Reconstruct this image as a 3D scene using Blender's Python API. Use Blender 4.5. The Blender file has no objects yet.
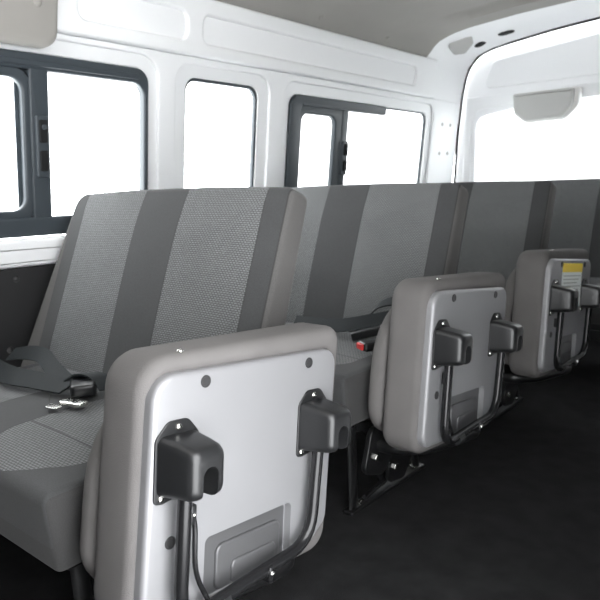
import bpy, bmesh, math, random
from mathutils import Vector, Matrix
from mathutils.bvhtree import BVHTree
random.seed(3)
S = bpy.context.scene
COL = S.collection
PI = math.pi

# ------------------------------------------------------------------ helpers
def link(o):
    COL.objects.link(o); return o

def obj(name, bm, mat, parent=None, sharp=35, smooth=True):
    me = bpy.data.meshes.new(name)
    bmesh.ops.recalc_face_normals(bm, faces=bm.faces)
    bm.to_mesh(me); bm.free()
    me.materials.append(mat)
    if smooth:
        for p in me.polygons: p.use_smooth = True
        me.set_sharp_from_angle(angle=math.radians(sharp))
    o = link(bpy.data.objects.new(name, me))
    if parent is not None: o.parent = parent
    return o

def empty(name, loc=(0, 0, 0), rot=(0, 0, 0)):
    o = link(bpy.data.objects.new(name, None))
    o.location = loc; o.rotation_euler = rot; o.empty_display_size = .1
    return o

def tag(o, label=None, cat=None, group=None, kind=None):
    if label: o['label'] = label
    if cat: o['category'] = cat
    if group: o['group'] = group
    if kind: o['kind'] = kind
    return o

def children(o): return [c for c in bpy.data.objects if c.parent is o]

def copy_tree(o, parent=None):
    c = o.copy(); COL.objects.link(c)
    if parent is not None: c.parent = parent
    for ch in children(o): copy_tree(ch, c)
    return c

def fillet(pts, rad, seg=6):
    """round the corners of a closed 2D polygon"""
    n = len(pts); out = []
    if not isinstance(rad, (list, tuple)): rad = [rad] * n
    for i in range(n):
        p = Vector(pts[i]); a = Vector(pts[i - 1]); b = Vector(pts[(i + 1) % n]); r = rad[i]
        if r <= 1e-6: out.append(p); continue
        da = (a - p).normalized(); db = (b - p).normalized()
        ang = da.angle(db); t = r / math.tan(ang / 2)
        t = min(t, (a - p).length * .49, (b - p).length * .49); r = t * math.tan(ang / 2)
        c = p + (da + db).normalized() * (r / math.sin(ang / 2))
        s = p + da * t - c; e = p + db * t - c
        a0 = math.atan2(s.y, s.x); a1 = math.atan2(e.y, e.x)
        d = (a1 - a0 + PI) % (2 * PI) - PI
        for k in range(seg + 1):
            q = a0 + d * k / seg
            out.append(c + Vector((math.cos(q), math.sin(q))) * r)
    return out

def rrect(x0, y0, x1, y1, r, seg=6):
    return fillet([(x0, y0), (x1, y0), (x1, y1), (x0, y1)], r, seg)

def circ(cx, cy, r, n=20):
    return [Vector((cx + r * math.cos(2 * PI * k / n), cy + r * math.sin(2 * PI * k / n))) for k in range(n)]

def area(poly):
    return sum(poly[i - 1][0] * poly[i][1] - poly[i][0] * poly[i - 1][1] for i in range(len(poly))) / 2

def inset(poly, d):
    n = len(poly); out = []
    sg = 1 if area(poly) > 0 else -1
    for i in range(n):
        a = poly[i - 1]; p = poly[i]; b = poly[(i + 1) % n]
        e0 = (p - a); e1 = (b - p)
        if e0.length < 1e-7: e0 = e1
        if e1.length < 1e-7: e1 = e0
        n0 = Vector((-e0.y, e0.x)).normalized() * sg; n1 = Vector((-e1.y, e1.x)).normalized() * sg
        m = n0 + n1
        if m.length < 1e-6: m = n0
        m.normalize(); k = max(.4, m.dot(n0))
        out.append(p + m * (d / k))
    return out

def slab(bm, poly, t, r0=0., r1=0., M=None, crown0=0., crown1=0., seg=5, c0=0.):
    """extruded outline with rounded rims and softly crowned caps; (a,b,c) -> M"""
    if M is None: M = Matrix()
    poly = [Vector(p) for p in poly]
    rings = []
    def add(pl, c): rings.append([bm.verts.new(M @ Vector((p[0], p[1], c0 + c))) for p in pl])
    cen = sum(poly, Vector((0, 0))) / len(poly)
    def caps(r, c, sgn, crown):
        base = inset(poly, r) if r > 0 else poly
        return [([cen + (p - cen) * s for p in base], c + sgn * crown * (1 - s ** 2.4)) for s in (.9, .75, .5, .22)]
    if crown0 > 0:
        for pl, c in reversed(caps(r0, 0, -1, crown0)): add(pl, c)
    if r0 > 0:
        for k in range(seg):
            a = PI / 2 * k / seg
            add(inset(poly, r0 * (1 - math.sin(a))), r0 * (1 - math.cos(a)))
    add(poly, r0)
    if t - r1 > r0 + 1e-6: add(poly, t - r1)
    if r1 > 0:
        for k in range(1, seg + 1):
            a = PI / 2 * k / seg
            add(inset(poly, r1 * (1 - math.cos(a))), t - r1 + r1 * math.sin(a))
    if crown1 > 0:
        for pl, c in caps(r1, t, 1, crown1): add(pl, c)
    n = len(poly)
    for a, b in zip(rings, rings[1:]):
        for i in range(n):
            j = (i + 1) % n
            try: bm.faces.new((a[i], a[j], b[j], b[i]))
            except ValueError: pass
    bm.faces.new(list(reversed(rings[0]))); bm.faces.new(rings[-1])
    return bm

def box(bm, x0, y0, z0, x1, y1, z1, r=.003, M=None):
    T = Matrix.Translation((0, 0, z0))
    if M is not None: T = M @ T
    r = min(r, (x1 - x0) * .45, (y1 - y0) * .45, (z1 - z0) * .45)
    return slab(bm, rrect(x0, y0, x1, y1, r * 1.3, 3), z1 - z0, r, r, T, seg=2)

def soft_path(pts, fr, seg=6):
    pts = [Vector(p) for p in pts]; out = [pts[0]]
    for i in range(1, len(pts) - 1):
        p = pts[i]; a = pts[i - 1] - p; b = pts[i + 1] - p
        t = min(fr, a.length * .48, b.length * .48)
        s = p + a.normalized() * t; e = p + b.normalized() * t
        for k in range(seg + 1):
            u = k / seg
            out.append(s * (1 - u) ** 2 + p * 2 * u * (1 - u) + e * u * u)
    out.append(pts[-1]); return out

def tube(bm, pts, r, fr=.03, n=12, flat=None, closed=False):
    """round (or flattened: flat=(ra, rb, normal)) bar along a path"""
    P = soft_path(pts, fr) if fr else [Vector(p) for p in pts]
    rings = []; up = None
    for i, p in enumerate(P):
        t = (P[min(i + 1, len(P) - 1)] - P[max(i - 1, 0)]).normalized()
        if up is None:
            ref = Vector(flat[2]) if flat else (Vector((0, 0, 1)) if abs(t.z) < .9 else Vector((1, 0, 0)))
            up = ref
        up = (up - t * up.dot(t)).normalized(); sd = t.cross(up)
        ra, rb = (flat[0], flat[1]) if flat else (r, r)
        rings.append([bm.verts.new(p + up * (ra * math.cos(2 * PI * k / n)) + sd * (rb * math.sin(2 * PI * k / n))) for k in range(n)])
    for a, b in zip(rings, rings[1:]):
        for k in range(n): bm.faces.new((a[k], a[(k + 1) % n], b[(k + 1) % n], b[k]))
    bm.faces.new(list(reversed(rings[0]))); bm.faces.new(rings[-1])
    return bm

def ribbon(bm, pts, widths, w, th=.002):
    """webbing strap: centre path, per-point width direction"""
    P = [Vector(p) for p in pts]; W = [Vector(q).normalized() for q in widths]
    # resample smoothly
    Q = []; V = []
    n = len(P)
    for i in range(n - 1):
        p0 = P[max(i - 1, 0)]; p1 = P[i]; p2 = P[i + 1]; p3 = P[min(i + 2, n - 1)]
        for k in range(6):
            u = k / 6
            Q.append(.5 * ((2 * p1) + (p2 - p0) * u + (2 * p0 - 5 * p1 + 4 * p2 - p3) * u * u + (3 * p1 - p0 - 3 * p2 + p3) * u ** 3))
            V.append(W[i].lerp(W[i + 1], u).normalized())
    Q.append(P[-1]); V.append(W[-1])
    rows = []
    for i, (p, v) in enumerate(zip(Q, V)):
        t = (Q[min(i + 1, len(Q) - 1)] - Q[max(i - 1, 0)]).normalized()
        nn = t.cross(v).normalized() * th
        a = p - v * w / 2; b = p + v * w / 2
        rows.append([bm.verts.new(q) for q in (a + nn, b + nn, b - nn, a - nn)])
    for a, b in zip(rows, rows[1:]):
        for k in range(4): bm.faces.new((a[k], a[(k + 1) % 4], b[(k + 1) % 4], b[k]))
    bm.faces.new(list(reversed(rows[0]))); bm.faces.new(rows[-1])
    return bm

def holes(outer, hs, t, bevel=0., M=None):
    """flat panel with openings, bevelled rims; occupies c in [0,t]"""
    cu = bpy.data.curves.new('panel', 'CURVE'); cu.dimensions = '2D'; cu.fill_mode = 'BOTH'
    cu.extrude = max(t / 2 - bevel, 1e-5); cu.bevel_depth = bevel; cu.bevel_resolution = 3; cu.offset = -bevel
    for pl in [outer] + list(hs):
        sp = cu.splines.new('POLY'); sp.points.add(len(pl) - 1); sp.use_cyclic_u = True
        for q, p in zip(sp.points, pl): q.co = (p[0], p[1], 0, 1)
    o = link(bpy.data.objects.new('panel', cu))
    dg = bpy.context.evaluated_depsgraph_get(); dg.update()
    me = bpy.data.meshes.new_from_object(o.evaluated_get(dg))
    bm = bmesh.new(); bm.from_mesh(me)
    bpy.data.objects.remove(o); bpy.data.curves.remove(cu); bpy.data.meshes.remove(me)
    bmesh.ops.remove_doubles(bm, verts=bm.verts, dist=1e-5)
    T = Matrix.Translation((0, 0, t / 2))
    bmesh.ops.transform(bm, matrix=(M @ T if M is not None else T), verts=bm.verts)
    return bm

def boolean_cut(bm, cutter):
    me = bpy.data.meshes.new('a'); bmesh.ops.recalc_face_normals(bm, faces=bm.faces); bm.to_mesh(me); bm.free()
    mc = bpy.data.meshes.new('b'); bmesh.ops.recalc_face_normals(cutter, faces=cutter.faces); cutter.to_mesh(mc); cutter.free()
    a = link(bpy.data.objects.new('a', me)); b = link(bpy.data.objects.new('b', mc))
    md = a.modifiers.new('cut', 'BOOLEAN'); md.operation = 'DIFFERENCE'; md.object = b; md.solver = 'EXACT'
    dg = bpy.context.evaluated_depsgraph_get(); dg.update()
    r = bpy.data.meshes.new_from_object(a.evaluated_get(dg))
    out = bmesh.new(); out.from_mesh(r)
    for o in (a, b): bpy.data.objects.remove(o)
    for m in (me, mc, r): bpy.data.meshes.remove(m)
    return out

def dome(bm, M, r, h, hexr=0):
    """bolt or rivet head on the ab plane, growing along c"""
    n = 14; rings = []
    if hexr:
        slab(bm, [Vector((hexr * math.cos(k * PI / 3), hexr * math.sin(k * PI / 3))) for k in range(6)], h * .8, 0, h * .2, M)
        return bm
    for k in range(4):
        a = PI / 2 * k / 4
        rings.append([bm.verts.new(M @ Vector((r * math.cos(a) * math.cos(2 * PI * j / n), r * math.cos(a) * math.sin(2 * PI * j / n), h * math.sin(a)))) for j in range(n)])
    top = bm.verts.new(M @ Vector((0, 0, h)))
    for a, b in zip(rings, rings[1:]):
        for j in range(n): bm.faces.new((a[j], a[(j + 1) % n], b[(j + 1) % n], b[j]))
    for j in range(n): bm.faces.new((rings[-1][j], rings[-1][(j + 1) % n], top))
    bm.faces.new(list(reversed(rings[0])))
    return bm

def axes(o, a, b, c):
    """matrix taking (a,b,c) coordinates to vectors"""
    m = Matrix.Identity(4)
    for i, v in enumerate((a, b, c)):
        for j in range(3): m[j][i] = v[j]
    for j in range(3): m[j][3] = o[j]
    return m
def YZ(x=0., y=0., z=0.): return axes((x, y, z), (0, 1, 0), (0, 0, 1), (1, 0, 0))   # a=y b=z c=+x
def XZ(x=0., y=0., z=0.): return axes((x, y, z), (1, 0, 0), (0, 0, 1), (0, -1, 0))  # a=x b=z c=-y
def NB(): return bmesh.new()

# ------------------------------------------------------------------ materials
def new_mat(name):
    m = bpy.data.materials.new(name); m.use_nodes = True
    nt = m.node_tree; b = nt.nodes['Principled BSDF']
    return m, nt, b, nt.links.new
def plain(name, col, rough=.5, metal=0., bump=0., scale=200., spec=.5, var=0., vscale=4.):
    m, nt, b, L = new_mat(name)
    b.inputs['Base Color'].default_value = (*col, 1); b.inputs['Roughness'].default_value = rough
    b.inputs['Metallic'].default_value = metal; b.inputs['Specular IOR Level'].default_value = spec
    tc = nt.nodes.new('ShaderNodeTexCoord')
    if bump:
        nz = nt.nodes.new('ShaderNodeTexNoise'); nz.inputs['Scale'].default_value = scale; nz.inputs['Detail'].default_value = 3
        bp = nt.nodes.new('ShaderNodeBump'); bp.inputs['Strength'].default_value = bump; bp.inputs['Distance'].default_value = .002
        L(tc.outputs['Object'], nz.inputs['Vector']); L(nz.outputs['Fac'], bp.inputs['Height']); L(bp.outputs['Normal'], b.inputs['Normal'])
    if var:
        n2 = nt.nodes.new('ShaderNodeTexNoise'); n2.inputs['Scale'].default_value = vscale; n2.inputs['Detail'].default_value = 6
        mr = nt.nodes.new('ShaderNodeMapRange'); mr.inputs['From Min'].default_value = .3; mr.inputs['From Max'].default_value = .7
        mr.inputs['To Min'].default_value = 1 - var; mr.inputs['To Max'].default_value = 1 + var
        mx = nt.nodes.new('ShaderNodeVectorMath'); mx.operation = 'SCALE'; mx.inputs[0].default_value = col
        L(tc.outputs['Object'], n2.inputs['Vector']); L(n2.outputs['Fac'], mr.inputs['Value']); L(mr.outputs['Result'], mx.inputs['Scale'])
        L(mx.outputs['Vector'], b.inputs['Base Color'])
    return m

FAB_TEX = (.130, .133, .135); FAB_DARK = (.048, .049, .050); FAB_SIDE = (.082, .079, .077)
def bench_fabric(name, bands, half, cushion=False):
    """patterned seat cloth: woven light panels between plain dark bands, end cloth paler on backs, darker on cushions.
    bands: list of (x0, x1) of the woven panels; a cushion ends its panels in a rounded front corner"""
    m, nt, b, L = new_mat(name); N = nt.nodes.new
    def mth(op, a, c=None):
        n = N('ShaderNodeMath'); n.operation = op
        for i, v in enumerate((a, c)):
            if v is None: continue
            if isinstance(v, (int, float)): n.inputs[i].default_value = v
            else: L(v, n.inputs[i])
        return n.outputs[0]
    tc = N('ShaderNodeTexCoord'); sp = N('ShaderNodeSeparateXYZ'); L(tc.outputs['Object'], sp.inputs[0])
    x, y, z = sp.outputs
    ax = mth('ABSOLUTE', x)
    corner = 0.
    if cushion:
        q = mth('MAXIMUM', mth('SUBTRACT', .13, y), 0.)
        corner = mth('MULTIPLY', mth('MULTIPLY', q, q), 7.5)
    mask = None; seam = None
    for x0, x1 in bands:
        c, h = (x0 + x1) / 2, (x1 - x0) / 2
        d = mth('ABSOLUTE', mth('SUBTRACT', x, c))
        hh = h
        if cushion: hh = mth('SUBTRACT', h, corner)
        k = mth('LESS_THAN', d, hh)
        s = mth('LESS_THAN', mth('ABSOLUTE', mth('SUBTRACT', d, hh)), .0022)
        mask = k if mask is None else mth('MAXIMUM', mask, k)
        seam = s if seam is None else mth('MAXIMUM', seam, s)
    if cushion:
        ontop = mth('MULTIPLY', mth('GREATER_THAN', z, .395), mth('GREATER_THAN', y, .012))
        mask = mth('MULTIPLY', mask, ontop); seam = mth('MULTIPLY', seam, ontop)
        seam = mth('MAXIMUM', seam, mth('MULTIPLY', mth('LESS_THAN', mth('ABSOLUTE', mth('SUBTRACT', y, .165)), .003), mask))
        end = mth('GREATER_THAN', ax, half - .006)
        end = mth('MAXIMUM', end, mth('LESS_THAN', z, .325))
    else:
        end = mth('GREATER_THAN', ax, half - .010)
        seam = mth('MAXIMUM', seam, mth('LESS_THAN', mth('ABSOLUTE', mth('SUBTRACT', ax, half - .010)), .0018))
    # weave
    v = N('ShaderNodeCombineXYZ'); L(x, v.inputs[0]); L(mth('ADD', z, y), v.inputs[1])
    br = N('ShaderNodeTexBrick'); br.inputs['Scale'].default_value = 1
    br.inputs['Brick Width'].default_value = .0105; br.inputs['Row Height'].default_value = .0068
    br.inputs['Mortar Size'].default_value = .0016; br.inputs['Mortar Smooth'].default_value = .6
    br.inputs['Color1'].default_value = (1, 1, 1, 1); br.inputs['Color2'].default_value = (.86, .86, .86, 1); br.inputs['Mortar'].default_value = (.34, .34, .34, 1)
    L(v.outputs[0], br.inputs['Vector'])
    nz = N('ShaderNodeTexNoise'); nz.inputs['Scale'].default_value = 420; nz.inputs['Detail'].default_value = 3; L(tc.outputs['Object'], nz.inputs['Vector'])
    n2 = N('ShaderNodeTexNoise'); n2.inputs['Scale'].default_value = 7; n2.inputs['Detail'].default_value = 5; L(tc.outputs['Object'], n2.inputs['Vector'])
    def mix(f, a, c, mode='MIX'):
        n = N('ShaderNodeMix'); n.data_type = 'RGBA'; n.blend_type = mode
        if isinstance(f, (int, float)): n.inputs[0].default_value = f
        else: L(f, n.inputs[0])
        for i, q in ((6, a), (7, c)):
            if isinstance(q, tuple): n.inputs[i].default_value = (*q, 1)
            else: L(q, n.inputs[i])
        return n.outputs[2]
    woven = mix(1., br.outputs['Color'], tuple(1.3 * c for c in FAB_TEX), 'MULTIPLY')
    col = mix(mask, FAB_DARK, woven)
    col = mix(end, col, (.040, .0395, .0395) if cushion else FAB_SIDE)  # dark heather on cushion ends; shade is also put into this colour
    col = mix(mth('MULTIPLY', seam, .6), col, (.02, .02, .02))
    sc = mth('ADD', mth('MULTIPLY', nz.outputs['Fac'], .6), mth('ADD', mth('MULTIPLY', n2.outputs['Fac'], .24), .58))
    g = N('ShaderNodeVectorMath'); g.operation = 'SCALE'; L(col, g.inputs[0]); L(sc, g.inputs['Scale'])
    L(g.outputs['Vector'], b.inputs['Base Color'])
    b.inputs['Roughness'].default_value = .9; b.inputs['Specular IOR Level'].default_value = .2
    b.inputs['Sheen Weight'].default_value = .1; b.inputs['Sheen Roughness'].default_value = .5
    hgt = mth('SUBTRACT', mth('ADD', mth('MULTIPLY', br.outputs['Fac'], mth('MULTIPLY', mask, -.5)), mth('MULTIPLY', nz.outputs['Fac'], .3)), mth('MULTIPLY', seam, 1.2))
    bp = N('ShaderNodeBump'); bp.inputs['Strength'].default_value = .5; bp.inputs['Distance'].default_value = .002
    L(hgt, bp.inputs['Height']); L(bp.outputs['Normal'], b.inputs['Normal'])
    return m

BANDS = [(-.380, -.09), (.09, .380)]
RB = [(-.73, -.40), (-.33, 0.0), (.13, .40), (.47, .73)]
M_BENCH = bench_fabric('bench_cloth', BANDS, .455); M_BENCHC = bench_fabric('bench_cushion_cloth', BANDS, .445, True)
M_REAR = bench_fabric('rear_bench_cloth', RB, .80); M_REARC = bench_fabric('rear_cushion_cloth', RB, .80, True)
M_SOFT = plain('warm_grey_cloth', (.118, .112, .110), .92, bump=.35, scale=500, spec=.2, var=.07, vscale=9)
M_PLATE = plain('silver_painted_steel', (.245, .245, .253), .46, .35, bump=.03, scale=700, var=.02)
M_PANEL = plain('grey_pressed_panel', (.09, .09, .093), .4, .35, var=.05)
M_BLACK = plain('black_plastic', (.011, .0113, .012), .34, bump=.05, scale=900)
M_TUBE = plain('dark_coated_steel', (.014, .014, .015), .25, .3)
M_FRAME = plain('black_leg_steel', (.009, .009, .0095), .35, .2)
M_CHROME = plain('bright_zinc', (.72, .71, .68), .22, 1.)
M_PLUG = plain('grey_plug', (.022, .022, .023), .5)
M_WHITE = plain('white_body_paint', (.88, .89, .90), .38, bump=.01, scale=60)
M_HEAD = plain('grey_headliner', (.32, .31, .292), .95, bump=.2, scale=500, spec=.15, var=.03)
M_CARPET = plain('black_carpet', (.0135, .0135, .014), .97, bump=.8, scale=420, spec=.15, var=.28, vscale=14)
M_TRIM = plain('slate_window_trim', (.042, .052, .061), .42)
M_RUBBER = plain('black_rubber', (.012, .0125, .013), .8, spec=.2)
M_BOARD = plain('black_side_board', (.017, .017, .018), .55, bump=.2, scale=300)
M_GREYPL = plain('light_grey_plastic', (.47, .47, .455), .5)
M_SHELL = plain('pale_plastic', (.72, .72, .70), .45)
M_WEB = plain('belt_webbing', (.016, .019, .0205), .7, spec=.25, bump=.3, scale=800)
M_BUCKLE = plain('black_buckle', (.007, .0075, .008), .32)
M_RED = plain('red_button', (.55, .03, .03), .4)
M_YEL = plain('yellow_label', (.85, .62, .03), .5)
M_PAPER = plain('white_label', (.84, .88, .86), .5)
M_INK = plain('label_ink', (.40, .42, .4), .6)
M_DARKINK = plain('label_header_ink', (.30, .2, .02), .6)
def glass(name, tint):
    m, nt, b, L = new_mat(name); nt.nodes.remove(b)
    out = nt.nodes['Material Output']; tr = nt.nodes.new('ShaderNodeBsdfTransparent'); gl = nt.nodes.new('ShaderNodeBsdfGlossy')
    tr.inputs[0].default_value = (*tint, 1); gl.inputs['Roughness'].default_value = .02
    fr = nt.nodes.new('ShaderNodeFresnel'); fr.inputs[0].default_value = 1.3
    ge = nt.nodes.new('ShaderNodeNewGeometry'); mu = nt.nodes.new('ShaderNodeMath'); mu.operation = 'SUBTRACT'; mu.use_clamp = True
    L(fr.outputs[0], mu.inputs[0]); L(ge.outputs['Backfacing'], mu.inputs[1])
    mx = nt.nodes.new('ShaderNodeMixShader'); L(mu.outputs[0], mx.inputs[0]); L(tr.outputs[0], mx.inputs[1]); L(gl.outputs[0], mx.inputs[2])
    L(mx.outputs[0], out.inputs[0]); return m
M_GLASS = glass('window_glass', (.97, .98, .98)); M_TINT = glass('tinted_rear_glass', (.60, .61, .61))  # rear tint added to dim the light at the back

# ------------------------------------------------------------------ the van body
CX = -1.03                        # middle of the cabin
Y0, Y1 = -.40, 3.93
def on_wall(bm, side=0):
    """(y, z, depth into the cabin) -> slanted side wall"""
    for v in bm.verts:
        y, z, d = v.co
        x = -2.02 + .12 * (z - .8) + d
        v.co = (x if side == 0 else 2 * CX - x, y, z)
    return bm
def W(y, z, d=0.): return Vector((-2.02 + .12 * (z - .8) + d, y, z))
def structure(o, label, cat): return tag(o, label, cat, kind='structure')

# floor
bm = NB(); box(bm, -2.06, Y0, -.04, .02, 4.06, 0., .004)
structure(obj('floor', bm, M_CARPET), 'black carpeted van floor running down the aisle', 'floor')

# left wall
op1 = rrect(.30, .795, 1.508, 1.36, .055); op2 = rrect(1.682, .80, 2.078, 1.355, .05); op3 = rrect(2.278, .80, 3.525, 1.348, .055)
wl = empty('wall_left'); structure(wl, 'white painted steel side wall with three windows', 'wall')
obj('wall_skin', on_wall(holes([(Y0, 0), (Y1, 0), (Y1, 1.70), (Y0, 1.70)], [op1, op2, op3], .03, .004, Matrix.Translation((0, 0, -.03)))), M_WHITE, wl)
# inner pressing with wider rounded openings
in1 = rrect(.20, .74, 1.545, 1.405, .075, 8); in2 = rrect(1.625, .74, 2.135, 1.40, .075, 8); in3 = rrect(2.222, .74, 3.57, 1.395, .075, 8)
obj('inner_pressing', on_wall(holes([(Y0, .705), (Y1 - .04, .705), (Y1 - .04, 1.425), (Y0, 1.425)], [in1, in2, in3], .016, .007)), M_WHITE, wl)
# upper rail: deeper, with two shallow recessed panels
e1 = rrect(1.22, 1.475, 1.66, 1.572, .03); e2 = rrect(1.74, 1.475, 3.30, 1.572, .03)
obj('upper_rail', on_wall(holes([(Y0, 1.425), (3.52, 1.425), (3.52, 1.634), (Y0, 1.634)], [e1, e2], .034, .012)), M_WHITE, wl)
bm = NB()
for e in ((1.2, 1.46, 1.68, 1.59), (1.72, 1.46, 3.32, 1.59)): slab(bm, rrect(*e, .02), .02, 0, .004)
obj('recessed_panel', on_wall(bm), M_WHITE, wl)
bm = NB(); slab(bm, fillet([(Y0, .71), (Y1 - .05, .71), (Y1 - .05, .795), (Y0, .795)], .01), .045, 0, .014)
obj('sill', on_wall(bm), M_WHITE, wl)
for k, (y, z) in enumerate(((3.683, 1.289), (3.786, 1.289), (3.685, 1.118), (3.788, 1.12))):
    dome(bm := NB(), YZ(), .011, .006)
    for v in bm.verts: v.co = (v.co.y + y, v.co.z + z, v.co.x + .016)
    obj('screw', on_wall(bm), M_GREYPL, wl)

# dark lower board with rivets
bm = NB(); slab(bm, rrect(Y0, .02, Y1 - .1, .703, .01), .02, 0, .004)
bd = structure(obj('trim_1', on_wall(bm), M_BOARD), 'black lower side board with rivets below the white sill', 'side board')
for y in (.15, .985, 1.84, 2.69, 3.5):
    for z in (.67, .44):
        dome(bm := NB(), YZ(), .011, .008)
        for v in bm.verts: v.co = (v.co.y + y - (.03 if z < .5 else 0), v.co.z + z, v.co.x + .02)
        obj('rivet', on_wall(bm), M_PLUG, bd)

def pane(parent, y0, z0, y1, z1, d, r=.03, mat=None):
    bm = NB(); slab(bm, rrect(y0, z0, y1, z1, r), .004, 0, 0, Matrix.Translation((0, 0, d)))
    return obj('pane', on_wall(bm), mat or M_GLASS, parent)
def shift(d): return Matrix.Translation((0, 0, d))
def latch(parent, y, z0, z1, d):
    lt = obj('latch', on_wall(slab(NB(), rrect(y - .021, z0, y + .021, z1, .008), .014, 0, .004, shift(d))), M_TRIM, parent)
    bm = NB(); m = (z0 + z1) / 2
    for a, b in ((m + .012, z1 - .014), (z0 + .02, m - .012)):
        slab(bm, rrect(y - .013, a, y + .013, b, .005), .01, 0, .003, shift(d + .012))
    obj('latch_button', on_wall(bm), M_RUBBER, lt)
    bm = NB(); slab(bm, circ(y, z1 - .036, .008), .006, 0, .002, shift(d + .02)); obj('latch_knob', on_wall(bm), M_TRIM, lt)

# window 1: two lights in a slate frame, the front one a sliding sash
w1 = structure(empty('window_1'), 'sliding side window in a slate grey frame, nearest the camera', 'window')
obj('window_frame', on_wall(holes(rrect(.27, .80, 1.505, 1.357, .05), [rrect(.34, .862, 1.485, 1.308, .045)], .038, .008, shift(-.024))), M_TRIM, w1)
obj('window_rail', on_wall(slab(NB(), rrect(.30, 1.318, 1.46, 1.336, .006), .012, 0, .004, shift(.008))), M_TRIM, w1)
s1 = obj('sliding_sash', on_wall(holes(rrect(.30, .845, 1.066, 1.312, .05), [rrect(.36, .884, 1.036, 1.282, .04)], .026, .008, shift(-.018))), M_TRIM, w1)
bm = slab(NB(), rrect(1.058, .85, 1.122, 1.318, .006), .03, 0, .006, shift(-.018)); slab(bm, rrect(1.025, .85, 1.10, 1.318, .004), .006, 0, 0, shift(-.025))
obj('window_post', on_wall(bm), M_TRIM, w1)
latch(w1, 1.092, .985, 1.175, .008)
pane(w1, .35, .875, 1.045, 1.29, -.012); pane(w1, 1.10, .85, 1.495, 1.32, -.02)
# window 2: fixed glass in a thin seal
w2 = structure(empty('window_2'), 'narrow fixed side window with thin dark seal in the middle of the wall', 'window')
obj('window_seal', on_wall(holes(rrect(1.680, .798, 2.080, 1.357, .052), [rrect(1.690, .812, 2.066, 1.343, .045)], .022, .005, shift(-.026))), M_TRIM, w2)
pane(w2, 1.684, .805, 2.074, 1.35, -.02)
# window 3
w3 = structure(empty('window_3'), 'sliding side window with slate frame, farthest along the wall', 'window')
obj('window_seal', on_wall(holes(rrect(2.276, .798, 3.528, 1.350, .055), [rrect(2.292, .815, 3.518, 1.340, .05)], .018, .005, shift(-.028))), M_TRIM, w3)
fr3 = fillet([(2.28, .80), (2.35, .80), (2.35, 1.30), (3.06, 1.304), (3.06, 1.346), (2.28, 1.346)], [.03, .005, .03, .005, .006, .055])
obj('window_frame', on_wall(holes(fr3, [], .034, .006, shift(-.022))), M_TRIM, w3)
obj('window_rail', on_wall(slab(NB(), rrect(2.36, 1.300, 3.04, 1.312, .004), .012, 0, .003, shift(.004))), M_TRIM, w3)
obj('sliding_sash', on_wall(holes(rrect(2.335, .82, 2.70, 1.306, .045), [rrect(2.368, .86, 2.622, 1.268, .04)], .028, .008, shift(-.02))), M_TRIM, w3)
obj('window_post', on_wall(slab(NB(), rrect(2.672, .83, 2.722, 1.304, .006), .03, 0, .006, shift(-.018))), M_TRIM, w3)
latch(w3, 2.70, .99, 1.155, .008)
pane(w3, 2.36, .85, 2.63, 1.28, -.012, mat=M_TINT); pane(w3, 2.68, .81, 3.52, 1.345, -.022, mat=M_TINT)

# right wall: windowless to cut rear light, and the open sliding-door bay the picture is taken from
wr = structure(empty('wall_right'), 'white painted side wall opposite, behind the open door bay', 'wall')
obj('wall_skin', on_wall(holes([(.84, 0), (Y1, 0), (Y1, 1.70), (.84, 1.70)], [], .03, .004, shift(-.03)), 1), M_WHITE, wr)
obj('shading_side_board', on_wall(slab(NB(), rrect(.85, .02, Y1 - .1, 1.50, .01), .02, 0, .004), 1), M_BOARD, wr)  # unseen dark board carried up high to keep bounce light off the rear
obj('door_header', on_wall(slab(NB(), rrect(Y0, 1.56, .85, 1.70, .01), .03, 0, .006, shift(-.03)), 1), M_WHITE, wr)

bm = NB(); box(bm, -1.92, .06, 0, -.24, .09, 1.36, .01)  # added out of view to block front light from the nearest seats
structure(obj('front_light_blocker', bm, M_BOARD), 'added unseen black light blocker before the first bench', 'light blocker')

# headliner, arched across and with two pressed ribs near its rear end
HP = [(-1.935, 1.612), (-1.895, 1.632), (-1.83, 1.702), (-1.74, 1.732), (-1.64, 1.748), (-1.37, 1.768), (-1.03, 1.78)]
HP = HP + [(2 * CX - x, z) for x, z in reversed(HP[:-1])]
def prof(P, x):
    for (a, za), (b, zb) in zip(P, P[1:]):
        if a <= x <= b: return za + (zb - za) * (x - a) / (b - a)
    return P[0][1] if x < P[0][0] else P[-1][1]
def sm(t): t = max(0, min(1, t)); return t * t * (3 - 2 * t)
bm = NB(); rows = []
xs = [-1.935 + 1.81 * k / 60 for k in range(61)]; ys = [Y0 + (3.40 - Y0) * k / 110 for k in range(111)]
for y in ys:
    r = []
    for x in xs:
        z = prof(HP, x)
        side = sm((x + 1.68) / .12) * sm((-.38 - x) / .12)
        for yc, hw in ((3.17, .085), (2.66, .085), (2.15, .085), (1.2, .085)):
            z += .036 * side * sm((hw - abs(y - yc)) / .04)
        r.append(bm.verts.new((x, y, z)))
    rows.append(r)
for a, b in zip(rows, rows[1:]):
    for i in range(len(xs) - 1): bm.faces.new((a[i], b[i], b[i + 1], a[i + 1]))
top = bmesh.ops.extrude_face_region(bm, geom=list(bm.faces))
bmesh.ops.translate(bm, vec=(0, 0, .012), verts=[g for g in top['geom'] if isinstance(g, bmesh.types.BMVert)])
ce = structure(obj('ceiling', bm, M_HEAD), 'grey fabric headliner with pressed ribs across the roof', 'ceiling')
for x, y in ((-1.862, 2.398), (-1.867, 2.943), (-1.86, 1.85)):
    z = prof(HP, x)
    dome(bm := NB(), axes((x, y, z + .001), (0, 1, 0), (.85, 0, .53), (.53, 0, -.85)), .013, .006); obj('clip', bm, M_HEAD, ce)

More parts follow.
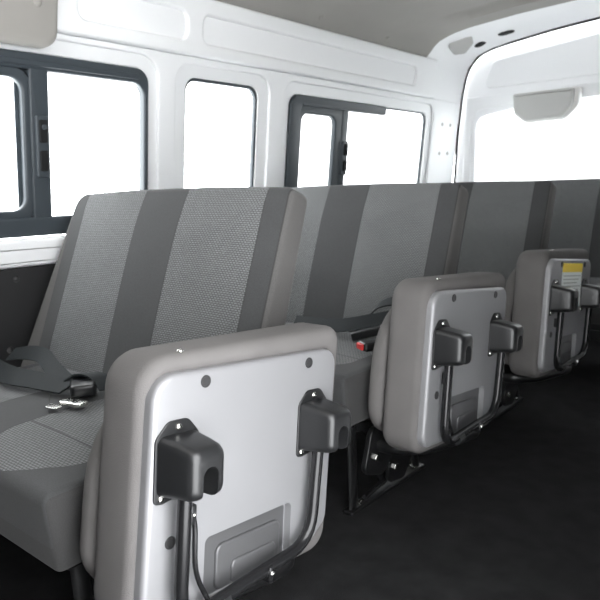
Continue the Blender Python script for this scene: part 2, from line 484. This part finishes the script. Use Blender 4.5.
# drop panel of the lining above the first window
bm = NB(); pl = fillet([(Y0, 1.366), (1.125, 1.366), (1.140, 1.655), (Y0, 1.655)], [.01, .05, .01, .01], 8)
slab(bm, pl, .04, 0, .018, shift(.034))
tp = structure(obj('trim_2', on_wall(bm), plain('pale_lining', (.30, .288, .27), .9, bump=.15, scale=400, spec=.15)), 'beige grey padded lining panel above the first side window', 'lining panel')
dome(bm := NB(), YZ(), .014, .006)
for v in bm.verts: v.co = (v.co.y + 1.06, v.co.z + 1.485, v.co.x + .074)
obj('clip', on_wall(bm), tp.data.materials[0], tp)

# rear header: white steel strip between the headliner and the tailgate opening
A = [(-1.955, 1.40), (-1.94, 1.56), (-1.93, 1.624), (-1.90, 1.646), (-1.83, 1.712), (-1.74, 1.742), (-1.64, 1.758), (-1.37, 1.778), (CX, 1.79)]
B = [(-1.955, 1.30), (-1.936, 1.46), (-1.914, 1.565), (-1.888, 1.635), (-1.83, 1.697), (-1.73, 1.731), (-1.62, 1.748), (-1.37, 1.779), (CX, 1.804)]
def mirror(P): return P + [(2 * CX - x, z) for x, z in reversed(P[:-1])]
A, B = mirror(A), mirror(B)
bm = NB(); rows = []
for k in range(9):
    t = k / 8; y = 3.36 + (3.92 - 3.36) * t; tt = sm(t)
    rows.append([bm.verts.new((a[0] + (b[0] - a[0]) * tt, y, a[1] + (b[1] - a[1]) * tt)) for a, b in zip(A, B)])
for a, b in zip(rows, rows[1:]):
    for i in range(len(a) - 1): bm.faces.new((a[i], b[i], b[i + 1], a[i + 1]))
bm.normal_update(); bvh = BVHTree.FromBMesh(bm)
top = bmesh.ops.extrude_face_region(bm, geom=list(bm.faces))
bmesh.ops.translate(bm, vec=(0, .0, .02), verts=[g for g in top['geom'] if isinstance(g, bmesh.types.BMVert)])
hd = structure(obj('trim_3', bm, M_WHITE), 'white painted rear roof strip between headliner and tailgate', 'roof rail')
def on_header(name, c, ax, outline, mat, th=.006):
    loc, nor, *_ = bvh.find_nearest(Vector(c))
    if nor.z > 0: nor = -nor
    a = Vector(ax); a = (a - nor * a.dot(nor)).normalized(); b = nor.cross(a)
    bm = slab(NB(), outline, th, 0, th * .4, axes(loc - nor * .002, a, b, nor))
    return obj(name, bm, mat, hd)
n = Vector((.50, -.72, -.42)).normalized(); a = Vector((.80, .60, .0)); a = (a - n * a.dot(n)).normalized()
bm = slab(NB(), fillet([(-.066, -.030), (-.030, -.072), (.030, -.066), (.072, -.010), (.045, .064), (-.058, .060)], .018), .08, 0, .006, axes(Vector((-1.785, 3.585, 1.735)) - n * .040, a, n.cross(a), n))
obj('grey_patch', bm, M_GREYPL, hd)
on_header('oval_plug', (-1.737, 3.752, 1.728), (1, -.25, 0), fillet([(-.036, -.032), (.036, -.032), (.036, .032), (-.036, .032)], .030, 8), M_RUBBER)
on_header('oval_plug', (-1.565, 3.71, 1.75), (1, -.05, 0), fillet([(-.046, -.032), (.046, -.032), (.046, .032), (-.046, .032)], .030, 8), M_RUBBER)
# rear corner pillar filling the angle between side wall and tailgate
bm = NB()
pts = [(-2.03, 3.56), (-2.0, 3.56), (-1.99, 3.80), (-1.975, 3.92), (-2.03, 3.92)]
# tailgate seal
SP = [(-2.005, .30), (-1.99, .80), (-1.98, .95), (-1.957, 1.27), (-1.930, 1.48), (-1.912, 1.57), (-1.883, 1.64), (-1.82, 1.702), (-1.73, 1.730), (-1.62, 1.746), (-1.37, 1.776), (CX, 1.800)]
SPm = mirror(SP)
bm = NB(); tube(bm, [(x, 3.918, z) for x, z in SPm], .008, fr=.06, n=8)
structure(obj('trim_4', bm, M_RUBBER), 'black rubber seal around the tailgate opening', 'rubber seal')

# tailgate
outline = [Vector((x - (.02 if x < CX else -.02), z + .02)) for x, z in SPm]
outline = [Vector((-2.03, .001))] + outline + [Vector((2 * CX + 2.03, .001))]
win = fillet([(-1.862, .85), (2 * CX + 1.862, .85), (2 * CX + 1.85, 1.345), (CX + .35, 1.40), (CX - .35, 1.40), (-1.85, 1.335)], [.06, .06, .07, .4, .4, .07], 8)
bm = holes(outline, [win], .04, .01, axes((0, 3.985, 0), (1, 0, 0), (0, 0, 1), (0, -1, 0)))
dr = structure(obj('door_1', bm, M_WHITE), 'white tailgate with a wide rear window', 'tailgate')
bm = holes([Vector((-1.94, .75)), Vector((2 * CX + 1.94, .75)), Vector((2 * CX + 1.91, 1.46)), Vector((-1.91, 1.46))], [fillet([(p[0], p[1]) for p in ((-1.885, .80), (2 * CX + 1.885, .80), (2 * CX + 1.875, 1.385), (-1.875, 1.385))], .08, 8)], .014, .006, axes((0, 3.946, 0), (1, 0, 0), (0, 0, 1), (0, -1, 0)))
obj('inner_pressing', bm, M_WHITE, dr)
bm = NB(); slab(bm, fillet([(-1.80, 1.502), (2 * CX + 1.80, 1.502), (2 * CX + 1.74, 1.66), (CX, 1.73), (-1.74, 1.66)], [.03, .03, .05, .3, .05], 8), .012, 0, .006, XZ(0, 3.946, 0))
obj('upper_panel', bm, M_WHITE, dr)
bm = NB(); slab(bm, [Vector((p.x * 1., p.y)) for p in inset(win, -.012)], .004, 0, 0, XZ(0, 3.975, 0)); obj('pane', bm, M_TINT, dr)

bm = NB(); slab(bm, rrect(-1.97, .001, 2 * CX + 1.97, .74, .01), .014, 0, .005, XZ(0, 3.946, 0))
structure(obj('trim_5', bm, M_BOARD), 'black lining on the lower half of the tailgate', 'tailgate lining')
# lamp housing over the rear window
lh = tag(empty('lamp_housing', (-1.405, 3.93, 1.362)), 'light grey rounded plastic housing above the rear window', 'lamp housing')
bm = NB(); slab(bm, fillet([(-.175, .075), (-.165, -.035), (-.10, -.082), (.105, -.078), (.165, -.02), (.175, .075)][::-1], [.012, .05, .05, .05, .05, .012][::-1], 6), .085, 0, .016, XZ())
obj('housing_cover', bm, M_GREYPL, lh)
bm = NB(); slab(bm, fillet([(-.185, .082), (-.175, -.038), (-.105, -.092), (.125, -.088), (.195, -.02), (.20, .082)][::-1], [.012, .05, .05, .05, .05, .012][::-1], 6), .055, 0, .008, XZ())
obj('housing_shell', bm, M_SHELL, lh)

# ------------------------------------------------------------------ bench seats
def bench(name, w, fabric, cloth, cw):
    """origin: floor, under the middle of the cushion's front edge"""
    root = empty(name)
    h = w / 2; c = cw / 2
    # backrest, reclined
    dirw = Vector((0, .3535, .9354)); nrm = Vector((0, -.9354, .3535))
    o = Vector((0, .44, .36))
    bm = NB(); pl = fillet([(-h - .095, 0), (h, 0), (h, .612), (h * .4, .620), (-h * .4, .620), (-h * .985, .612)], [.03, .03, .028, .6, .6, .055], 7)
    slab(bm, pl, .10, .03, .016, axes(o - nrm * .10, (1, 0, 0), dirw, nrm), crown0=.01, crown1=.014)
    for v in bm.verts:                      # the back thins towards its top
        d = (v.co - o).dot(nrm); q = (v.co - o).dot(dirw)
        if d < -.03: v.co -= nrm * (d + .03) * .38 * max(0, q / .6)
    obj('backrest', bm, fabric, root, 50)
    # seat cushion
    bm = NB(); pl = fillet([(-c, 0), (c, 0), (c, .52), (-c, .52)], [.016, .016, .02, .02], 7)
    slab(bm, pl, .150, .012, .022, Matrix.Translation((0, 0, .275)), crown1=.014)
    for v in bm.verts:                      # front lower edge drawn back a little
        if v.co.z < .30 and v.co.y < .1: v.co.y += .012
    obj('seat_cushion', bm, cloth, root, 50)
    bm = NB(); box(bm, -c + .05, .06, .235, c - .05, .50, .285, .01); obj('seat_pan', bm, M_FRAME, root)
    for s in (-1, 1):
        x = s * (c - .035)
        lg = obj('leg', tube(NB(), [(x, .075, .005), (x, .075, .15), (x, .07, .26)], .012, .02, flat=(.019, .008, (0, 1, 0))), M_FRAME, root)
        obj('leg_brace', tube(NB(), [(x, .085, .25), (x, .13, .245), (x, .19, .18), (x, .20, .09), (x, .235, .03)], .012, .05, flat=(.016, .009, (0, 1, 0))), M_TUBE, root)
        obj('leg', tube(NB(), [(x, .43, .005), (x, .40, .14), (x, .39, .25)], .012, .02, flat=(.019, .008, (0, 1, 0))), M_FRAME, root)
        ft = obj('foot_rail', box(NB(), x - .018, .045, .0, x + .018, .46, .012, .003), M_FRAME, root)
        for y in (.10, .41): obj('bolt', dome(NB(), Matrix.Translation((x, y, .012)), 0, .014, .011), M_CHROME, ft)
        obj('floor_bar', tube(NB(), [(x + .012, .115, .03), (x + .012, .235, .045)], .008, 0), M_CHROME if False else M_TUBE, root)
    # hinge plate for the folding seat on the aisle side
    hp = obj('hinge_plate', slab(NB(), fillet([(.205, .045), (.30, .03), (.36, .10), (.36, .25), (.24, .25)], .025), .012, .002, .002, YZ(c - .012)), M_FRAME, root)
    for y, z, r in ((.245, .085, .012), (.29, .20, .010), (.335, .12, .009)):
        obj('bolt', dome(NB(), YZ(c, y, z), 0, .01, r), M_CHROME, hp)
    return root

BY = [.495, 1.35, 2.205]
G = 'bench seats along the left side'
b1 = bench('bench_seat', .91, M_BENCH, M_BENCHC, .89); b1.location = (-1.44, BY[0], 0)
tag(b1, 'grey patterned bench seat nearest the camera, beside the first side window', 'bench seat', G)
b2 = copy_tree(b1); b2.location.y = BY[1]; tag(b2, 'grey patterned bench seat second from the camera, red buckle beside its raised aisle seat', 'bench seat', G)
b3 = copy_tree(b1); b3.location.y = BY[2]; tag(b3, 'grey patterned bench seat third from the camera, beside the labelled aisle seat', 'bench seat', G)
b4 = bench('bench_seat', 1.62, M_REAR, M_REARC, 1.60); b4.location = (-1.03, 3.07, .015); 
tag(b4, 'wide dark grey rear bench seat below the tailgate window', 'bench seat', G)
b4.location.z = 0

# ------------------------------------------------------------------ folded-up aisle seats
TH = math.radians(-6.4)
def leg_cover(y, z):
    """black hood over the folded leg's hinge: flange + hollow tapering hood"""
    bm = NB()
    fl = fillet([(-.045, -.062), (-.028, -.064), (.042, -.052), (.044, .038), (.020, .065), (-.020, .065), (-.044, .040)], [.012, .01, .012, .018, .018, .018, .018])
    slab(bm, fl, .004, 0, .0015, YZ(.005, y, z))
    prof_ = [(0., (-.041, -.052, .041, .044), .014), (.034, (-.035, -.048, .041, .040), .015), (.058, (-.032, -.046, .040, .036), .015),
             (.066, (-.029, -.043, .037, .033), .015), (.071, (-.025, -.039, .033, .029), .013), (.073, (-.019, -.033, .027, .023), .010)]
    rings = []
    for d, (a0, c0, a1, c1), r in prof_:
        drop = 0.
        rings.append([bm.verts.new((.007 + d, y + p.x, z + p.y + drop)) for p in rrect(a0, c0, a1, c1, r, 5)])
    for a, b in zip(rings, rings[1:]):
        n = len(a)
        for i in range(n): bm.faces.new((a[i], a[(i + 1) % n], b[(i + 1) % n], b[i]))
    bm.faces.new(list(reversed(rings[0]))); bm.faces.new(rings[-1])
    cut = NB(); sl = fillet([(-.013, -.09), (.017, -.09), (.017, .022), (-.013, .022)], [0, 0, .0145, .0145], 7)
    slab(cut, sl, .045, 0, 0, YZ(.040, y + .004, z - .016))
    return boolean_cut(bm, cut)

def fold_seat():
    """origin: under the near lower corner, x=0 in the plane of the steel base plate; y runs along the seat, z up"""
    root = empty('folding_seat')
    bm = NB(); slab(bm, fillet([(-.026, .02), (.478, .02), (.502, .494), (-.006, .474)], [.06, .05, .032, .06], 8), .112, .028, .022, YZ(-.124), crown0=.006, crown1=.002)
    obj('seat_cushion', bm, M_SOFT, root, 55)
    bm = NB(); slab(bm, fillet([(-.022, .05), (.42, .03), (.43, .42), (.004, .43)], [.09, .05, .05, .20], 8), .048, .022, .020, YZ(-.176), crown0=.004, crown1=.003)
    obj('backrest', bm, M_SOFT, root, 55)
    sc_ = obj('staple', dome(NB(), axes((-.026, .078, .4775), (1, 0, 0), (0, 1, 0), (0, 0, 1)), .006, .004), M_CHROME, root)
    # steel base plate with the pressed pocket at its lower middle
    pl = fillet([(-.013, .045), (.385, .045), (.452, .095), (.463, .452), (.004, .449)], [.035, .03, .03, .035, .045], 8)
    bm = NB(); slab(bm, pl, .024, 0, .010, YZ(-.018))
    cut = NB(); slab(cut, fillet([(.112, -.02), (.335, -.02), (.335, .165), (.115, .163)], [0, 0, .012, .012]), .05, 0, 0, YZ(-.010))
    bm = boolean_cut(bm, cut)
    plate = obj('base_plate', bm, M_PLATE, root, 40)
    bm = NB(); slab(bm, rrect(.118, .05, .330, .159, .008), .003, 0, .001, YZ(-.0105))
    slab(bm, fillet([(.150, .052), (.315, .052), (.315, .135), (.150, .135)], .016), .006, 0, .004, YZ(-.008))
    slab(bm, fillet([(.185, .054), (.300, .054), (.300, .098), (.185, .098)], .012), .005, 0, .003, YZ(-.003))
    obj('pocket_panel', bm, M_PANEL, root)
    for y, z in ((.106, .430), (.371, .431), (.041, .180)):
        bm = holes(circ(0, 0, .0105), [circ(0, 0, .0075)], .003, .001, YZ(.005, y, z)); slab(bm, circ(0, 0, .0085), .002, 0, 0, YZ(.005, y, z))
        obj('plug', bm, M_PLUG, root)
    for y in (.050, .388):
        cv = obj('leg_cover', leg_cover(y, .312), M_BLACK, root, 40)
        for dy, dz in ((.0, .054), (-.032, -.054)):
            obj('screw', dome(NB(), YZ(.009, y + dy, .312 + dz), .0062, .004), M_CHROME, cv)
    # folded leg: a bent tube from hood to hood
    bm = NB(); tube(bm, [(.034, .046, .29), (.032, .043, .052), (.031, .20, .068), (.032, .366, .084), (.034, .378, .29)], .0115, .06, 14)
    lg = obj('folding_leg', bm, M_TUBE, root, 60)
    bm = NB(); box(bm, .020, .238, .050, .045, .250, .080, .003); obj('leg_clip', bm, M_TUBE, lg)
    obj('screw', dome(NB(), YZ(.045, .244, .068), .0055, .004), M_CHROME, lg)
    bm = NB(); tube(bm, [(.031, .115, .0535), (.031, .145, .056)], .0155, 0, 14); obj('leg_foot', bm, M_BLACK, lg)
    bm = NB(); tube(bm, [(.022, .072, .225), (.022, .078, .20), (.022, .080, .12), (.024, .115, .055)], .0045, .03, 8)
    obj('stay_rod', bm, M_TUBE, root)
    bm = NB(); box(bm, .004, .064, .205, .026, .080, .238, .004); st = obj('stay_bracket', bm, M_BLACK, root)
    obj('screw', dome(NB(), YZ(.026, .072, .222), .004, .003), M_CHROME, st)
    # hinge tube under the cushion and the arm that swings the seat up
    bm = NB(); tube(bm, [(-.19, .10, -.005), (-.14, .10, -.005), (-.07, .16, .005), (-.03, .25, .022), (-.03, .36, .02), (-.06, .40, .02)], .024, .05, 12)
    obj('hinge_tube', bm, M_FRAME, root)
    bm = NB(); slab(bm, fillet([(.02, -.08), (.12, -.10), (.19, -.03), (.16, .05), (.05, .05)], .03), .016, .003, .003, YZ(-.205))
    hb = obj('hinge_bracket', bm, M_FRAME, root)
    obj('bolt', dome(NB(), YZ(-.189, .075, -.04), 0, .01, .013), M_CHROME, hb)
    return root

PX, TLY, TLZ = -.785, .573, .650
FS = 'folded-up aisle seats'
def seat_loc(i): return (PX, TLY + (0, .868, 1.705)[i] - .449 * math.sin(-TH), (TLZ, .660, .660)[i] - .449 * math.cos(TH))
f1 = fold_seat(); f1.rotation_euler.x = TH; f1.location = seat_loc(0)
tag(f1, 'raised grey aisle seat nearest the camera, pale base plate with two black hoods', 'folding seat', FS)
f2 = copy_tree(f1); f2.location = seat_loc(1); tag(f2, 'raised grey aisle seat in the middle, beside the second bench, no paper label', 'folding seat', FS)
f3 = copy_tree(f1); f3.location = seat_loc(2); tag(f3, 'raised grey aisle seat farthest back, with a yellow and white label on its plate', 'folding seat', FS)
# the sticker on the third one
bm = NB(); slab(bm, rrect(.115, .272, .340, .434, .004), .0012, 0, 0, YZ(.006))
lb = obj('warning_label', bm, M_PAPER, f3); tag(lb, 'white label with a yellow heading')
bm = NB(); slab(bm, rrect(.115, .402, .340, .435, .004), .0012, 0, 0, YZ(.0073)); obj('label_heading', bm, M_YEL, lb)
bm = NB()
for k in range(7):
    z = .388 - k * .013
    slab(bm, rrect(.130, z - .0016, .325 - .02 * (k % 3), z + .0016, .0005, 1), .0006, 0, 0, YZ(.0073))
obj('label_text', bm, M_INK, lb)

# ------------------------------------------------------------------ lap belts lying on the cushions
def belt(root, pieces):
    for name, bm, mat, lab in pieces:
        o = obj(name, bm, mat, root)
        if lab: o['label'] = lab
BZ = .447
t1 = tag(empty('seat_belt', (-1.62, .80, BZ)), 'dark webbing lap belt with bright latch plate lying on the nearest bench', 'seat belt')
def L1(*p): return tuple(Vector(p) - Vector((-1.62, .80, BZ)))
bm = ribbon(NB(), [L1(-1.86, .80, .468), L1(-1.74, .77, .470), L1(-1.62, .755, .472), L1(-1.52, .775, .470), L1(-1.43, .80, .462)], [(0, .55, .8), (0, .6, .75), (0, .7, .65), (0, .8, .55), (.1, .9, .35)], .05)
pcs = [('webbing', bm, M_WEB, None)]
bm = ribbon(NB(), [L1(-1.86, .87, .47), L1(-1.76, .875, .488), L1(-1.66, .865, .494), L1(-1.58, .845, .478), L1(-1.50, .835, .458)], [(0, .75, .65), (0, .7, .7), (0, .75, .6), (0, .8, .5), (0, .95, .2)], .046)
pcs.append(('webbing', bm, M_WEB, None))
Mb = Matrix.Translation(L1(-1.385, .815, .455)) @ Matrix.Rotation(math.radians(-32), 4, 'Z')
pcs.append(('buckle', slab(NB(), rrect(-.05, -.03, .05, .03, .012), .03, .006, .008, Mb), M_BUCKLE, None))
bm = ribbon(NB(), [L1(-1.43, .815, .478), L1(-1.40, .83, .495), L1(-1.36, .845, .49), L1(-1.33, .85, .462)], [(.5, .85, 0)] * 4, .046)
pcs.append(('webbing', bm, M_WEB, None))
Mt = Matrix.Translation(L1(-1.335, .757, .449)) @ Matrix.Rotation(math.radians(12), 4, 'Z')
pcs.append(('latch_plate', slab(NB(), rrect(-.034, -.015, .034, .015, .006), .009, .001, .003, Mt), M_CHROME, 'bright metal latch plate'))
Mt = Matrix.Translation(L1(-1.352, .722, .448)) @ Matrix.Rotation(math.radians(12), 4, 'Z')
pcs.append(('latch_tongue', slab(NB(), rrect(-.028, -.011, .012, .011, .008), .003, .0006, .0006, Mt), M_CHROME, None))
belt(t1, pcs)

OY = BY[1]
t2 = tag(empty('seat_belt', (-1.2, OY + .33, BZ)), 'dark webbing lap belt with red release button on the second bench', 'seat belt')
def L2(*p): return tuple(Vector(p) - Vector((-1.2, .33, BZ)))
bm = ribbon(NB(), [L2(-1.46, .34, .466), L2(-1.34, .32, .474), L2(-1.25, .325, .480), L2(-1.17, .35, .496), L2(-1.10, .38, .512)], [(0, .6, .8), (0, .6, .8), (0, .6, .8), (0, .55, .85), (0, .6, .8)], .05)
pcs = [('webbing', bm, M_WEB, None)]
bm = ribbon(NB(), [L2(-1.19, .40, .50), L2(-1.15, .41, .545), L2(-1.09, .42, .56), L2(-1.04, .41, .54), L2(-1.01, .39, .49)], [(0, .9, .5)] * 5, .046)
pcs.append(('webbing', bm, M_WEB, None))
Mb = Matrix.Translation(L2(-1.14, .335, .455)) @ Matrix.Rotation(math.radians(20), 4, 'Z') @ Matrix.Rotation(math.radians(-15), 4, 'Y')
pcs.append(('buckle', slab(NB(), rrect(-.055, -.03, .055, .03, .012), .028, .006, .008, Mb), M_BUCKLE, None))
Mb = Matrix.Translation(L2(-1.05, .225, .449)) @ Matrix.Rotation(math.radians(60), 4, 'Z')
pcs.append(('buckle', slab(NB(), rrect(-.045, -.026, .045, .026, .01), .026, .005, .007, Mb), M_BUCKLE, None))
pcs.append(('release_button', slab(NB(), rrect(-.052, -.018, -.035, .018, .004), .018, .003, .003, Mb @ Matrix.Translation((0, 0, .004))), M_RED, 'red release button'))
belt(t2, pcs)

# ------------------------------------------------------------------ light and camera
w = bpy.data.worlds.new('overcast'); S.world = w; w.use_nodes = True
bg = w.node_tree.nodes['Background']
bg.inputs[0].default_value = (.97, .985, 1., 1); bg.inputs[1].default_value = 10.8

R = Matrix(((0.766, -0.084, 0.638), (0.642, 0.146, -0.752), (-0.030, 0.986, 0.166)))
R = R.to_quaternion().to_matrix()
cam = bpy.data.cameras.new('camera'); co = link(bpy.data.objects.new('camera', cam))
cam.sensor_width = 36; cam.lens = 39; cam.clip_start = .02
co.matrix_world = Matrix.Translation((0, 0, .92)) @ R.to_4x4()
cam.dof.use_dof = True; cam.dof.focus_distance = 1.15; cam.dof.aperture_fstop = 9
S.camera = co
S.view_settings.view_transform = 'Standard'; S.view_settings.look = 'None'
S.view_settings.gamma = 1; S.view_settings.exposure = 0
S.view_settings.use_curve_mapping = False
